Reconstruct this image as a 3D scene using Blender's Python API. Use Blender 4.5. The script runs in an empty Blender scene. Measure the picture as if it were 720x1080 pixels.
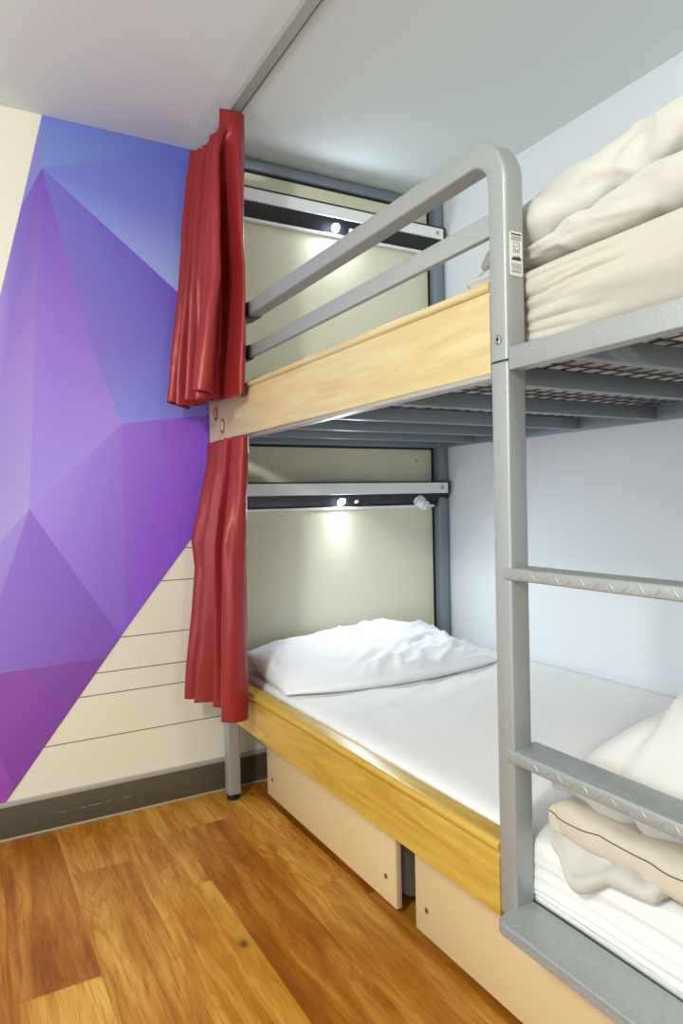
import bpy, bmesh, math, random
from mathutils import Vector, Matrix, noise
random.seed(4)
S = bpy.context.scene
COL = S.collection
V = Vector

# ------------------------------------------------------------------ helpers
def lin(c):
    return tuple((x/255/12.92 if x/255 <= .04045 else ((x/255+.055)/1.055)**2.4) for x in c)

def link(name, bm, mat, parent=None, smooth=True, angle=40, origin=None):
    off = V((0, 0, 0))
    if parent is not None:
        off = V(parent['_o']) if '_o' in parent else V((0, 0, 0))
    elif origin is not None:
        off = V(origin)
    bmesh.ops.recalc_face_normals(bm, faces=bm.faces)
    bm.verts.ensure_lookup_table()
    for v in bm.verts:
        v.co -= off
    me = bpy.data.meshes.new(name)
    bm.to_mesh(me); bm.free()
    if isinstance(mat, (list, tuple)):
        for m in mat: me.materials.append(m)
    else:
        me.materials.append(mat)
    if smooth:
        me.polygons.foreach_set('use_smooth', [True]*len(me.polygons))
        me.set_sharp_from_angle(angle=math.radians(angle))
    o = bpy.data.objects.new(name, me)
    COL.objects.link(o)
    if parent is not None:
        o.parent = parent
    if parent is None:
        o.location = off
    elif origin is None:
        pass
    o['_o'] = tuple(off)
    return o

def tag(o, label, cat, group=None):
    o['label'] = label; o['category'] = cat
    if group: o['group'] = group
    return o

def thing(name, label, cat, loc, group=None):
    o = bpy.data.objects.new(name, None)
    o.empty_display_size = .05
    COL.objects.link(o)
    o.location = loc; o['_o'] = tuple(loc)
    return tag(o, label, cat, group)

def child_fix(o):
    """sub-part origin: child meshes of a mesh part share the thing's origin."""
    return o

def structure(o, label=None):
    o['kind'] = 'structure'
    if label: o['label'] = label
    return o

def box(bm, lo, hi, bev=0.0, seg=2, M=None):
    r = bmesh.ops.create_cube(bm, size=1)
    vs = r['verts']
    lo, hi = V(lo), V(hi)
    for v in vs:
        v.co = V(((lo.x+hi.x)/2+v.co.x*(hi.x-lo.x), (lo.y+hi.y)/2+v.co.y*(hi.y-lo.y), (lo.z+hi.z)/2+v.co.z*(hi.z-lo.z)))
    if bev > 0:
        es = list({e for v in vs for e in v.link_edges})
        r2 = bmesh.ops.bevel(bm, geom=es, offset=bev, segments=seg, affect='EDGES', profile=.5)
        vs = list({v for f in r2['faces'] for v in f.verts} | {v for v in vs if v.is_valid})
    if M is not None:
        for v in vs: v.co = M @ v.co
    return vs

def nbox(lo, hi, bev=0.0, seg=2):
    bm = bmesh.new(); box(bm, lo, hi, bev, seg); return bm

def cyl(bm, p, q, r, n=20, r2=None, bev=0):
    p, q = V(p), V(q); d = q-p
    res = bmesh.ops.create_cone(bm, cap_ends=True, segments=n, radius1=r, radius2=r if r2 is None else r2, depth=d.length)
    R = d.to_track_quat('Z', 'Y').to_matrix().to_4x4()
    M = Matrix.Translation((p+q)/2) @ R
    for v in res['verts']: v.co = M @ v.co
    if bev:
        es = [e for e in {e for v in res['verts'] for e in v.link_edges} if len(e.link_faces) == 2 and e.calc_face_angle(0) > .8]
        bmesh.ops.bevel(bm, geom=es, offset=bev, segments=2, affect='EDGES')

def extrude_profile(bm, pts, axis, a, b):
    """closed polygon pts (2-D) swept along axis from a to b. axis 0: (y,z); axis 1: (x,z); axis 2: (x,y)."""
    def P(p, t):
        return {0: (t, p[0], p[1]), 1: (p[0], t, p[1]), 2: (p[0], p[1], t)}[axis]
    A = [bm.verts.new(P(p, a)) for p in pts]
    B = [bm.verts.new(P(p, b)) for p in pts]
    n = len(pts)
    for i in range(n):
        bm.faces.new((A[i], A[(i+1) % n], B[(i+1) % n], B[i]))
    bm.faces.new(A); bm.faces.new(list(reversed(B)))

def sweep_square(bm, path, wx, wn, bev=.006):
    """rounded rectangular tube along a path in the plane X = const; wx across X, wn across the path in-plane."""
    hx, hn = wx/2, wn/2
    sec = []
    for sx, sn in ((1, 1), (-1, 1), (-1, -1), (1, -1)):
        cx, cn = sx*(hx-bev), sn*(hn-bev)
        a0 = {(1, 1): 0, (-1, 1): 90, (-1, -1): 180, (1, -1): 270}[(sx, sn)]
        for k in range(4):
            a = math.radians(a0+30*k)
            sec.append((cx+bev*math.cos(a), cn+bev*math.sin(a)))
    rings = []
    for i, p in enumerate(path):
        p = V(p)
        t = (V(path[min(i+1, len(path)-1)])-V(path[max(i-1, 0)])).normalized()
        n = V((1, 0, 0)).cross(t).normalized()
        rings.append([bm.verts.new(p+V((1, 0, 0))*s[0]+n*s[1]) for s in sec])
    m = len(sec)
    for a, b in zip(rings, rings[1:]):
        for i in range(m):
            bm.faces.new((a[i], a[(i+1) % m], b[(i+1) % m], b[i]))
    bm.faces.new(rings[0]); bm.faces.new(list(reversed(rings[-1])))

def rounded_grid_box(lo, hi, r, step, fn=None):
    """dense box with rounded edges (radius r or (rx,ry,rz)); fn(p) deforms afterwards."""
    bm = bmesh.new()
    lo, hi = V(lo), V(hi); c = (lo+hi)/2; h = (hi-lo)/2
    rr = V((r, r, r)) if not hasattr(r, '__len__') else V(r)
    st = step if hasattr(step, '__len__') else (step,)*3
    n = [max(3, int(2*h[i]/st[i])) for i in range(3)]
    cache = {}
    def vert(i, j, k):
        key = (i, j, k)
        if key not in cache:
            p = V([(-1+2*key[a]/n[a])*h[a] for a in range(3)])
            inner = V([max(-(h[a]-rr[a]), min(h[a]-rr[a], p[a])) for a in range(3)])
            d = V([(p[a]-inner[a])/rr[a] for a in range(3)])
            L = d.length
            if L > 1e-9:
                m = max(abs(x) for x in d)
                d = d*(m/L)
            q = inner+V([d[a]*rr[a] for a in range(3)])
            cache[key] = bm.verts.new(q+c)
        return cache[key]
    for a in range(3):
        b, d = (a+1) % 3, (a+2) % 3
        for side in (0, n[a]):
            for i in range(n[b]):
                for j in range(n[d]):
                    q = []
                    for (ii, jj) in ((i, j), (i+1, j), (i+1, j+1), (i, j+1)):
                        key = [0, 0, 0]; key[a] = side; key[b] = ii; key[d] = jj
                        q.append(vert(*key))
                    bm.faces.new(q)
    bmesh.ops.recalc_face_normals(bm, faces=bm.faces)
    if fn: deform(bm, fn)
    return bm

def deform(bm, fn):
    bm.normal_update()
    new = [fn(v.co.copy(), v.normal.copy()) for v in bm.verts]
    for v, p in zip(bm.verts, new): v.co = p
    bm.normal_update()

def ridged(p, f, seed=0.):
    return 1-2*abs(noise.noise(V((p[0]*f[0]+seed, p[1]*f[1]+seed*1.7, p[2]*f[2]-seed))))

def crease(p, f, seed=0.):
    return max(0., 1-abs(noise.noise(V((p[0]*f[0]+seed, p[1]*f[1]+seed*1.7, p[2]*f[2]-seed))))*3.2)**1.5

def nz(p, f, seed=0.):
    return noise.noise(V((p[0]*f[0]+seed, p[1]*f[1]+seed*1.7, p[2]*f[2]-seed)))

def sstep(a, b, x):
    t = max(0, min(1, (x-a)/(b-a))); return t*t*(3-2*t)

# ------------------------------------------------------------------ materials
class NT:
    def __init__(s, name):
        s.m = bpy.data.materials.new(name); s.m.use_nodes = True
        s.t = s.m.node_tree; s.b = s.t.nodes['Principled BSDF']
    def n(s, typ, **kw):
        x = s.t.nodes.new(typ)
        for k, v in kw.items():
            if k.startswith('i_'):
                key = k[2:]
                x.inputs[int(key) if key.isdigit() else key].default_value = v
            else: setattr(x, k, v)
        return x
    def l(s, a, b): s.t.links.new(a, b)
    def math(s, op, a, b=None, clamp=False):
        x = s.t.nodes.new('ShaderNodeMath'); x.operation = op; x.use_clamp = clamp
        for i, q in enumerate((a, b)):
            if q is None: continue
            if isinstance(q, (int, float)): x.inputs[i].default_value = q
            else: s.l(q, x.inputs[i])
        return x.outputs[0]
    def mix(s, f, a, b, mode='MIX'):
        x = s.t.nodes.new('ShaderNodeMix'); x.data_type = 'RGBA'; x.blend_type = mode
        for sock, q in ((x.inputs[0], f), (x.inputs[6], a), (x.inputs[7], b)):
            if isinstance(q, (int, float)): sock.default_value = q
            elif isinstance(q, tuple): sock.default_value = (*q[:3], 1)
            else: s.l(q, sock)
        return x.outputs[2]
    def ramp(s, f, stops):
        x = s.t.nodes.new('ShaderNodeValToRGB')
        while len(x.color_ramp.elements) < len(stops): x.color_ramp.elements.new(.5)
        for e, (p, c) in zip(x.color_ramp.elements, stops):
            e.position = p; e.color = (*c, 1) if len(c) == 3 else c
        s.l(f, x.inputs[0]); return x.outputs[0]
    def bump(s, h, strength, dist=.01):
        x = s.n('ShaderNodeBump', i_Strength=strength, i_Distance=dist)
        s.l(h, x.inputs['Height']); s.l(x.outputs[0], s.b.inputs['Normal'])
        return x
    def coords(s, kind='Object', scale=(1, 1, 1)):
        c = s.n('ShaderNodeTexCoord'); mp = s.n('ShaderNodeMapping')
        mp.inputs['Scale'].default_value = scale
        s.l(c.outputs[kind], mp.inputs[0]); return mp.outputs[0]
    def noise(s, vec, scale, detail=4, rough=.5, dist=0):
        x = s.n('ShaderNodeTexNoise', i_Scale=scale, i_Detail=detail, i_Roughness=rough, i_Distortion=dist)
        s.l(vec, x.inputs['Vector']); return x.outputs[0]

def simple(name, rgb, rough=.5, metal=0., spec=.5, bump=None, var=0, coat=0):
    t = NT(name)
    c = lin(rgb)
    t.b.inputs['Base Color'].default_value = (*c, 1)
    t.b.inputs['Roughness'].default_value = rough
    t.b.inputs['Metallic'].default_value = metal
    t.b.inputs['Specular IOR Level'].default_value = spec
    t.b.inputs['Coat Weight'].default_value = coat
    v = t.coords()
    if var:
        f = t.noise(v, 2.5, 3)
        c2 = tuple(x*(1-var) for x in c)
        t.l(t.mix(f, c, c2), t.b.inputs['Base Color'])
    if bump:
        t.bump(t.noise(v, bump[0], 2), bump[1], bump[2] if len(bump) > 2 else .002)
    return t.m

def hammered(name, rgb, metal=.35):
    t = NT(name); v = t.coords()
    f = t.noise(v, 420, 2); g = t.noise(v, 130, 2)
    c = lin(rgb)
    sp = t.ramp(f, [(.35, tuple(x*.88 for x in c)), (.55, c), (.75, tuple(min(1, x*1.14) for x in c))])
    t.l(sp, t.b.inputs['Base Color'])
    t.b.inputs['Metallic'].default_value = metal
    t.b.inputs['Roughness'].default_value = .42
    h = t.math('ADD', f, g)
    t.bump(h, .25, .0015)
    return t.m

def laminate(name, light, dark, axis_scale=(5, .55, 5)):
    t = NT(name)
    v = t.coords('Object', axis_scale)
    w1 = t.noise(v, 3.2, 5, .55, 1.6)
    v2 = t.coords('Object', (60, 2.2, 60))
    w2 = t.noise(v2, 2.5, 4, .6, .3)
    v3 = t.coords('Object', (8, .9, 8))
    w3 = t.n('ShaderNodeTexWave', i_Scale=1.1, i_Distortion=9, i_Detail=3); w3.inputs['Detail Scale'].default_value = .8
    t.l(v3, w3.inputs['Vector'])
    a = t.ramp(w1, [(.32, lin(dark)), (.62, lin(light))])
    b = t.mix(t.math('MULTIPLY', w3.outputs['Fac'], .28), a, lin(dark))
    d = t.mix(t.math('MULTIPLY', w2, .25), b, tuple(x*.82 for x in lin(dark)))
    t.l(d, t.b.inputs['Base Color'])
    t.b.inputs['Roughness'].default_value = .33
    t.bump(w2, .05, .001)
    return t.m

def cloth(name, rgb, rough=.9, weave=900, wr=.25, sheen=.2, stripes=False, spec=.2, crease=.12, cs=(5, 3.2, 9)):
    t = NT(name); v = t.coords()
    c = lin(rgb)
    a = t.noise(v, 7, 4, .6, .4); b = t.noise(v, weave, 1)
    col = t.mix(t.math('MULTIPLY', a, .12), c, tuple(x*.86 for x in c))
    if stripes:
        w = t.n('ShaderNodeTexWave', i_Scale=38, i_Distortion=0.4); w.bands_direction = 'Y'
        t.l(v, w.inputs['Vector'])
        col = t.mix(t.math('MULTIPLY', w.outputs['Fac'], .05), col, tuple(x*.8 for x in c))
    t.l(col, t.b.inputs['Base Color'])
    t.b.inputs['Roughness'].default_value = rough
    t.b.inputs['Specular IOR Level'].default_value = spec
    t.b.inputs['Sheen Weight'].default_value = sheen
    rn = t.n('ShaderNodeTexNoise', noise_type='RIDGED_MULTIFRACTAL', i_Scale=1.0, i_Detail=3, i_Roughness=.4)
    t.l(t.coords('Object', cs), rn.inputs['Vector'])
    h = t.math('ADD', t.math('MULTIPLY', a, 1.0), t.math('MULTIPLY', b, .06))
    h = t.math('ADD', h, t.math('MULTIPLY', rn.outputs[0], crease))
    t.bump(h, wr, .012)
    return t.m

def emit(name, rgb, strength):
    t = NT(name)
    t.b.inputs['Base Color'].default_value = (.8, .8, .8, 1)
    t.b.inputs['Emission Color'].default_value = (*lin(rgb), 1)
    t.b.inputs['Emission Strength'].default_value = strength
    return t.m

M = {}
M['metal'] = hammered('silver_hammered_paint', (170, 176, 176))
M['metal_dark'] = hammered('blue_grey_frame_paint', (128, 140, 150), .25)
M['metal_plain'] = simple('grey_aluminium', (176, 176, 174), .4, .35)
M['wire'] = simple('grey_wire', (84, 88, 92), .5, .3)
M['black'] = simple('black_plastic', (22, 24, 30), .35)
M['white_plastic'] = simple('white_plastic', (242, 244, 246), .4)
M['chrome'] = simple('steel_bolt', (190, 188, 180), .25, .9)
M['hex'] = simple('socket_dark', (30, 30, 30), .6)
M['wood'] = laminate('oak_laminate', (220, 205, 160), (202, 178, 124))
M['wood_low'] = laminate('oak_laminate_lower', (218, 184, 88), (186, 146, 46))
M['panel'] = simple('cream_headboard_laminate', (232, 230, 204), .32, var=.03)
M['drawer'] = simple('cream_drawer_laminate', (232, 208, 162), .35, var=.03)
M['drawer_side'] = simple('grey_drawer_side', (128, 122, 114), .5, .2)
M['ceiling'] = simple('ceiling_paint', (232, 240, 243), .9, bump=(60, .04))
M['wall_white'] = simple('white_wall_paint', (229, 234, 241), .75, bump=(80, .05))
M['base'] = simple('grey_vinyl_skirting', (92, 84, 70), .45, var=.15)
M['base_cap'] = simple('pale_skirting_strip', (176, 172, 160), .5)
M['scuff'] = simple('skirting_scuff', (140, 130, 112), .7)
M['sheet'] = cloth('white_sheet', (240, 241, 239), wr=.3, crease=.05)
M['pillow'] = cloth('white_pillowcase', (246, 247, 250), wr=.35)
M['mattress_side'] = cloth('cream_fitted_sheet', (206, 200, 186), wr=.5, stripes=True, crease=.6, cs=(2, 1.5, 13))
M['duvet'] = cloth('cream_duvet', (208, 206, 197), wr=.5, crease=.7, cs=(4, 2.6, 8))
M['duvet_white'] = cloth('white_duvet', (222, 221, 217), wr=.5, crease=.7, cs=(4, 2.6, 8))
M['duvet_fold'] = cloth('beige_duvet', (214, 204, 186), wr=.35, crease=.08)
M['piping'] = simple('dark_piping', (96, 90, 84), .8)
M['sticker'] = simple('white_sticker', (232, 230, 224), .5)
M['print'] = simple('sticker_ink', (60, 58, 58), .6)
M['print_soft'] = simple('sticker_soft_ink', (140, 134, 130), .6)
M['red_sticker'] = simple('red_brown_sticker', (172, 92, 66), .5)
M['pink'] = simple('pale_pink_print', (240, 214, 200), .5)
M['clear'] = simple('clear_film', (226, 200, 140), .15)
M['led'] = emit('led_white', (225, 240, 255), 60)
M['led_orange'] = emit('led_orange', (255, 170, 40), 2.2)

def curtain_mat():
    t = NT('red_satin'); v = t.coords()
    a = t.noise(v, 5, 4, .6, .5)
    c = lin((152, 44, 47))
    t.l(t.mix(a, c, tuple(x*.86 for x in c)), t.b.inputs['Base Color'])
    t.b.inputs['Roughness'].default_value = .34
    t.b.inputs['Metallic'].default_value = .12
    t.b.inputs['Specular IOR Level'].default_value = .34
    t.b.inputs['Sheen Weight'].default_value = 0
    v2 = t.coords('Object', (9, 9, 3))
    w = t.noise(v2, 3, 3, .5, .3)
    b = t.noise(v, 1100, 1)
    t.bump(t.math('ADD', w, t.math('MULTIPLY', b, .03)), .25, .012)
    return t.m
M['curtain'] = curtain_mat()

# mural wall: cream paint with thin dark plank joints low down beside the bunk
def wall_back_mat():
    t = NT('cream_wall_with_plank_lines')
    g = t.n('ShaderNodeNewGeometry'); sp = t.n('ShaderNodeSeparateXYZ'); t.l(g.outputs['Position'], sp.inputs[0])
    z = sp.outputs['Z']; x = sp.outputs['X']
    tot = None
    for zz in (.965, .843, .647, .526, .447, .291):
        d = t.math('ABSOLUTE', t.math('SUBTRACT', z, zz))
        k = t.math('LESS_THAN', d, .0016)
        tot = k if tot is None else t.math('MAXIMUM', tot, k)
    tot = t.math('MULTIPLY', tot, t.math('GREATER_THAN', x, -.78))
    vv = t.coords()
    n = t.noise(vv, 3, 3)
    c = lin((240, 236, 221))
    base = t.mix(t.math('MULTIPLY', n, .15), c, tuple(q*.85 for q in c))
    t.l(t.mix(tot, base, lin((70, 64, 54))), t.b.inputs['Base Color'])
    t.b.inputs['Roughness'].default_value = .5
    return t.m
M['wall_back'] = wall_back_mat()

def floor_mat():
    t = NT('oak_plank_vinyl')
    at = t.n('ShaderNodeAttribute'); at.attribute_name = 'plank'
    sep = t.n('ShaderNodeSeparateColor'); t.l(at.outputs['Color'], sep.inputs[0])
    tone, rnd, ang = sep.outputs[0], sep.outputs[1], sep.outputs[2]
    tc = t.n('ShaderNodeTexCoord')
    off = t.n('ShaderNodeCombineXYZ')
    t.l(t.math('MULTIPLY', rnd, 37.), off.inputs[0]); t.l(t.math('MULTIPLY', ang, 53.), off.inputs[1]); t.l(t.math('MULTIPLY', rnd, 11.), off.inputs[2])
    add = t.n('ShaderNodeVectorMath', operation='ADD'); t.l(tc.outputs['Object'], add.inputs[0]); t.l(off.outputs[0], add.inputs[1])
    def mapped(s):
        mp = t.n('ShaderNodeMapping'); mp.inputs['Scale'].default_value = s; t.l(add.outputs[0], mp.inputs[0]); return mp.outputs[0]
    # growth lines: bands across the plank, bent by slow noise into cathedral arches
    sx_ = t.n('ShaderNodeSeparateXYZ'); t.l(add.outputs[0], sx_.inputs[0])
    fld = t.math('ADD', t.math('MULTIPLY', sx_.outputs[0], 9.), t.math('MULTIPLY', t.noise(mapped((5.5, .95, 1)), 1.0, 2, .5, .2), 7.5))
    fld = t.math('ADD', fld, t.math('MULTIPLY', t.noise(mapped((30, 4, 1)), 1.0, 3, .5, 0), .4))
    rings = t.math('FRACT', t.math('MULTIPLY', fld, 3.4))
    fine = t.noise(mapped((190, 8, 1)), 1.0, 5, .65, .25)
    mid = t.noise(mapped((22, 2.0, 1)), 1.0, 4, .6, .9)
    blot = t.noise(mapped((5, 1.8, 1)), 1.0, 3, .5, .3)
    mix1 = t.math('ADD', t.math('MULTIPLY', mid, .55), t.math('MULTIPLY', blot, .45))
    light = t.ramp(mix1, [(.30, lin((136, 80, 12))), (.46, lin((196, 132, 34))), (.63, lin((230, 184, 86)))])
    dark = t.ramp(mix1, [(.30, lin((98, 50, 8))), (.49, lin((156, 88, 17))), (.67, lin((198, 134, 42)))])
    c = t.mix(tone, dark, light)
    ringmask = t.ramp(t.noise(mapped((3.1, 1.1, 1)), 1.3, 2), [(.40, (.25, .25, .25)), (.60, (1, 1, 1))])
    rg = t.ramp(rings, [(.0, (0, 0, 0)), (.72, (.25, .25, .25)), (.93, (1, 1, 1)), (1., (0, 0, 0))])
    c = t.mix(t.math('MULTIPLY', t.math('MULTIPLY', rg, ringmask), .46), c, lin((120, 62, 14)))
    c = t.mix(t.ramp(fine, [(.50, (0, 0, 0)), (.74, (.62, .62, .62))]), c, lin((112, 60, 16)))
    # knots
    vo = t.n('ShaderNodeTexVoronoi', i_Scale=1.0, voronoi_dimensions='2D'); vo.inputs['Randomness'].default_value = 1
    t.l(mapped((3.4, 2.3, 1)), vo.inputs['Vector'])
    csep = t.n('ShaderNodeSeparateColor'); t.l(vo.outputs['Color'], csep.inputs[0])
    kd = t.math('ADD', vo.outputs['Distance'], t.math('MULTIPLY', t.math('SUBTRACT', t.noise(mapped((40, 22, 1)), 1.0, 2), .5), .05))
    kn = t.math('MULTIPLY', t.ramp(kd, [(.0, (1, 1, 1)), (.025, (.8, .8, .8)), (.055, (.18, .18, .18)), (.11, (0, 0, 0))]), t.math('GREATER_THAN', csep.outputs[0], .55))
    c = t.mix(t.math('MULTIPLY', kn, .85), c, lin((60, 30, 10)))
    t.l(c, t.b.inputs['Base Color'])
    t.b.inputs['Roughness'].default_value = .38
    t.b.inputs['Specular IOR Level'].default_value = .4
    t.bump(t.math('ADD', fine, rings), .04, .001)
    return t.m
M['floor'] = floor_mat()

def mural_mat():
    t = NT('mural_print')
    at = t.n('ShaderNodeAttribute'); at.attribute_name = 'print'
    v = t.coords('Object', (1, 1, 1))
    n = t.noise(v, 5, 3); n2 = t.noise(t.coords('Object', (160, 1, 160)), 3, 2)
    c = t.mix(t.math('MULTIPLY', n, .06), at.outputs['Color'], lin((60, 50, 130)))
    t.l(c, t.b.inputs['Base Color'])
    t.b.inputs['Roughness'].default_value = .55
    t.b.inputs['Specular IOR Level'].default_value = .35
    t.bump(n2, .03, .001)
    return t.m
M['mural'] = mural_mat()

# ------------------------------------------------------------------ room
W, H = 1.106, 2.5
XL, YN = -2.3, -4.4
# floor with real plank layout
bm = bmesh.new()
lay = bm.loops.layers.float_color.new('plank')
tones = {-1: [(.6, None)], }
def plank(x0, x1, y0, y1, tone):
    g = .00012
    vs = [bm.verts.new(p) for p in ((x0+g, y0+g, 0), (x1-g, y0+g, 0), (x1-g, y1-g, 0), (x0+g, y1-g, 0))]
    f = bm.faces.new(vs); r = random.random(); q = random.random()
    for l in f.loops: l[lay] = (tone, r, q, 1)
xs0 = -.80
cols = {0: ([-.888], [.28, .85]), 1: ([-.37], [.66, .62]), 2: ([-.62], [.52, .95]), 3: ([-.255], [.5, .25]), 4: ([-.812], [.85, .55]), -1: ([-1.25], [.75, .5])}
for k in range(-9, 11):
    x0 = xs0+k*.183; x1 = x0+.183
    if x0 > W: continue
    x1 = min(x1, W+.05)
    if k in cols: j0, tn = cols[k][0][0], cols[k][1]
    else: j0, tn = -random.uniform(.1, 1.1), [random.random(), random.random()]
    edges = [0.02, j0] + [j0-1.22*i for i in range(1, 5)]
    for i, (a, b) in enumerate(zip(edges, edges[1:])):
        plank(x0, x1, b, a, tn[i] if i < 2 else random.random())
fl = structure(link('floor', bm, M['floor'], smooth=False))
bm = nbox((XL, YN-.6, -.06), (W+.1, .1, -.003)); structure(link('trim_1', bm, M['hex'], smooth=False))

structure(link('ceiling', nbox((XL, YN, H), (W+.1, .1, H+.08)), M['ceiling'], smooth=False))
structure(link('wall_back', nbox((XL, 0, -.003), (W+.1, .1, H)), M['wall_back'], smooth=False))
structure(link('wall_front_blocker', nbox((XL, YN-.1, -.003), (W+.1, YN, H)), M['wall_back'], smooth=False))  # unseen, added behind the camera to block ambient light from that side
structure(link('wall_right', nbox((W, YN, -.003), (W+.1, 0, H)), M['wall_white'], smooth=False))
bb = structure(link('baseboard_back', nbox((XL, -.012, 0), (.9, 0, .112), .003), M['base']))
structure(link('cap_strip', nbox((XL, -.015, .112), (.9, 0, .128), .003), M['base_cap'], bb))
structure(link('floor_seal', nbox((XL, -.018, 0), (.9, -.012, .006), .001), M['base_cap'], bb))
bm = bmesh.new()
for i in range(14):
    x = -.66+i*.022+random.uniform(-.006, .006)
    if random.random() < .75: box(bm, (x, -.0125, .055+random.uniform(-.002, .002)), (x+random.uniform(.008, .024), -.0118, .0575))
structure(link('scuff_mark', bm, M['scuff'], bb))

# mural facets (x, z) on the wall plane; colours of the print per corner
P = dict(c1=(-.591, 2.5), c2=(-.74, 1.854), A=(-.596, 2.316), Ar=(-.06, 2.5), A2=(-.127, 1.945), P=(-.667, 2.165), B=(-.668, 1.127),
         At=(-.637, 1.71), C=(-.346, 1.434), C2=(-.034, 1.478), B2=(-.372, .648), m1=(-.425, .578), e0=(-.775, .118), e1=(-.08, 1.02))
def lerp(a, b, t): return (a[0]+(b[0]-a[0])*t, a[1]+(b[1]-a[1])*t)
P['R0'] = (.06, 2.5); P['R1'] = (.06, 1.79); P['R2'] = (.06, 1.49); P['R3'] = (.06, 1.20)
P['L1'] = (-.95, .797); P['Lc'] = (-.95, .94); P['Lb'] = (-.853, .573); P['Lm'] = (-.95, .57); P['Kt'] = (-.882, .571); P['Le'] = (-.95, .118)
P['AC'] = (-.447, 1.71)
P['k1'] = (-.742, .170); P['Cd'] = (-.355, .672); P['e2'] = (-.738, .166)
FAC = [
 [('c1', (92, 108, 190)), ('Ar', (74, 88, 176)), ('A', (96, 122, 190))],
 [('c1', (104, 112, 192)), ('A', (112, 108, 188)), ('P', (112, 112, 190))],
 [('Ar', (72, 84, 172)), ('R0', (70, 80, 172)), ('R1', (92, 100, 190)), ('A2', (128, 142, 206)), ('A', (92, 102, 182))],
 [('P', (118, 96, 182)), ('A', (110, 76, 170)), ('At', (154, 118, 192)), ('B', (170, 146, 208)), ('L1', (160, 134, 200)), ('Lc', (160, 130, 198)), ('c2', (158, 122, 194))],
 [('A', (106, 70, 164)), ('AC', (138, 100, 186)), ('C', (150, 120, 200)), ('B', (152, 126, 204)), ('At', (140, 104, 188))],
 [('A', (90, 92, 178)), ('A2', (92, 78, 178)), ('R1', (84, 72, 176)), ('R2', (92, 98, 196)), ('C2', (100, 108, 200)), ('C', (112, 124, 206)), ('AC', (112, 100, 186))],
 [('B', (144, 112, 194)), ('C', (132, 98, 186)), ('Cd', (118, 82, 178)), ('B2', (116, 78, 174))],
 [('C', (116, 74, 174)), ('C2', (104, 56, 166)), ('R2', (104, 56, 166)), ('R3', (96, 50, 158)), ('e1', (100, 54, 162)), ('Cd', (106, 62, 168))],
 [('L1', (152, 124, 198)), ('B', (150, 120, 196)), ('Lb', (142, 110, 188)), ('Lm', (142, 110, 188))],
 [('B', (128, 94, 182)), ('B2', (112, 72, 166)), ('m1', (112, 70, 162)), ('Lb', (128, 98, 182))],
 [('Kt', (152, 84, 164)), ('m1', (132, 70, 156)), ('e2', (138, 66, 154)), ('k1', (138, 66, 154))],
 [('Lm', (162, 84, 168)), ('Kt', (160, 82, 166)), ('k1', (156, 74, 162)), ('e2', (154, 70, 160)), ('e0', (154, 70, 160)), ('Le', (160, 78, 166))],
]
GAIN = [(1.26, 1.25, 1.13)]*2+[(1.32, 1.30, 1.20)]+[(1.09, 1.15, 1.13), (1.15, 1.21, 1.19), (1.28, 1.22, 1.16), (1.22, 1.32, 1.25), (1.38, 1.58, 1.33), (1.13, 1.22, 1.18), (1.20, 1.28, 1.22), (1.02, 1.12, 1.15), (1.02, 1.12, 1.15)]
FAC = [[(k, tuple(min(250, c[i]*g[i]) for i in range(3))) for k, c in f] for f, g in zip(FAC, GAIN)]
bm = bmesh.new(); pl = bm.loops.layers.float_color.new('print')
for f in FAC:
    pts = []
    for k, c in f:
        pts.append((P[k], c))
    vs = [bm.verts.new((p[0], -.0015, p[1])) for p, c in pts]
    # fan about the centroid so that gradients stay smooth
    cx = sum(p[0] for p, c in pts)/len(pts); cz = sum(p[1] for p, c in pts)/len(pts)
    cc = [sum(c[i] for p, c in pts)/len(pts) for i in range(3)]
    cv = bm.verts.new((cx, -.0015, cz))
    n = len(vs)
    for i in range(n):
        fc = bm.faces.new((vs[i], vs[(i+1) % n], cv))
        cl = [pts[i][1], pts[(i+1) % n][1], cc]
        for l, c in zip(fc.loops, cl): l[pl] = (*lin(c), 1)
bm.normal_update()
for f in bm.faces:
    if f.normal.y > 0: f.normal_flip()
me = bpy.data.meshes.new('wall_mural'); bm.to_mesh(me); bm.free(); me.materials.append(M['mural'])
mu = bpy.data.objects.new('wall_mural', me); COL.objects.link(mu)
tag(mu, 'purple and blue faceted geometric print covering the wall left of the bunk', 'mural')

# ------------------------------------------------------------------ bunk bed
bed = thing('bunk_bed', 'silver metal bunk bed with oak side boards, ladder and cream headboards', 'bunk bed', (.5, -1.05, 0))
sx = .048
YP = -1.658     # ladder-side face of the middle post
def part(name, bm, mat, parent=bed, **k): return link(name, bm, mat, parent, **k)

# middle post (lower tube) and the bent upper tube that turns into the guard rail
midp = part('post', nbox((.001, YP+.001, .335), (sx-.001, YP+sx-.001, 1.389), .005, 3), M['metal'])
bm = bmesh.new()
zt = 1.797; R = .072; yc = YP+sx/2
path = [(sx/2, yc, 1.391), (sx/2, yc, 1.55), (sx/2, yc, zt-R-.02)]
for k in range(0, 13):
    a = math.radians(90*k/12)
    path.append((sx/2, yc+R-R*math.cos(a), zt-R+R*math.sin(a)))
path += [(sx/2, -1.2, zt), (sx/2, -.7, zt), (sx/2, -.05, zt)]
sweep_square(bm, path, sx, .047, .006)
gr = part('guard_rail', bm, M['metal'])
bm = bmesh.new(); cyl(bm, (-.004, -1.636, 1.43), (.002, -1.636, 1.43), .0075, 20, bev=.0015)
bo = part('bolt', bm, M['chrome'], gr)
bm = bmesh.new(); cyl(bm, (-.0046, -1.636, 1.43), (-.003, -1.636, 1.43), .0035, 6)
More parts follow.
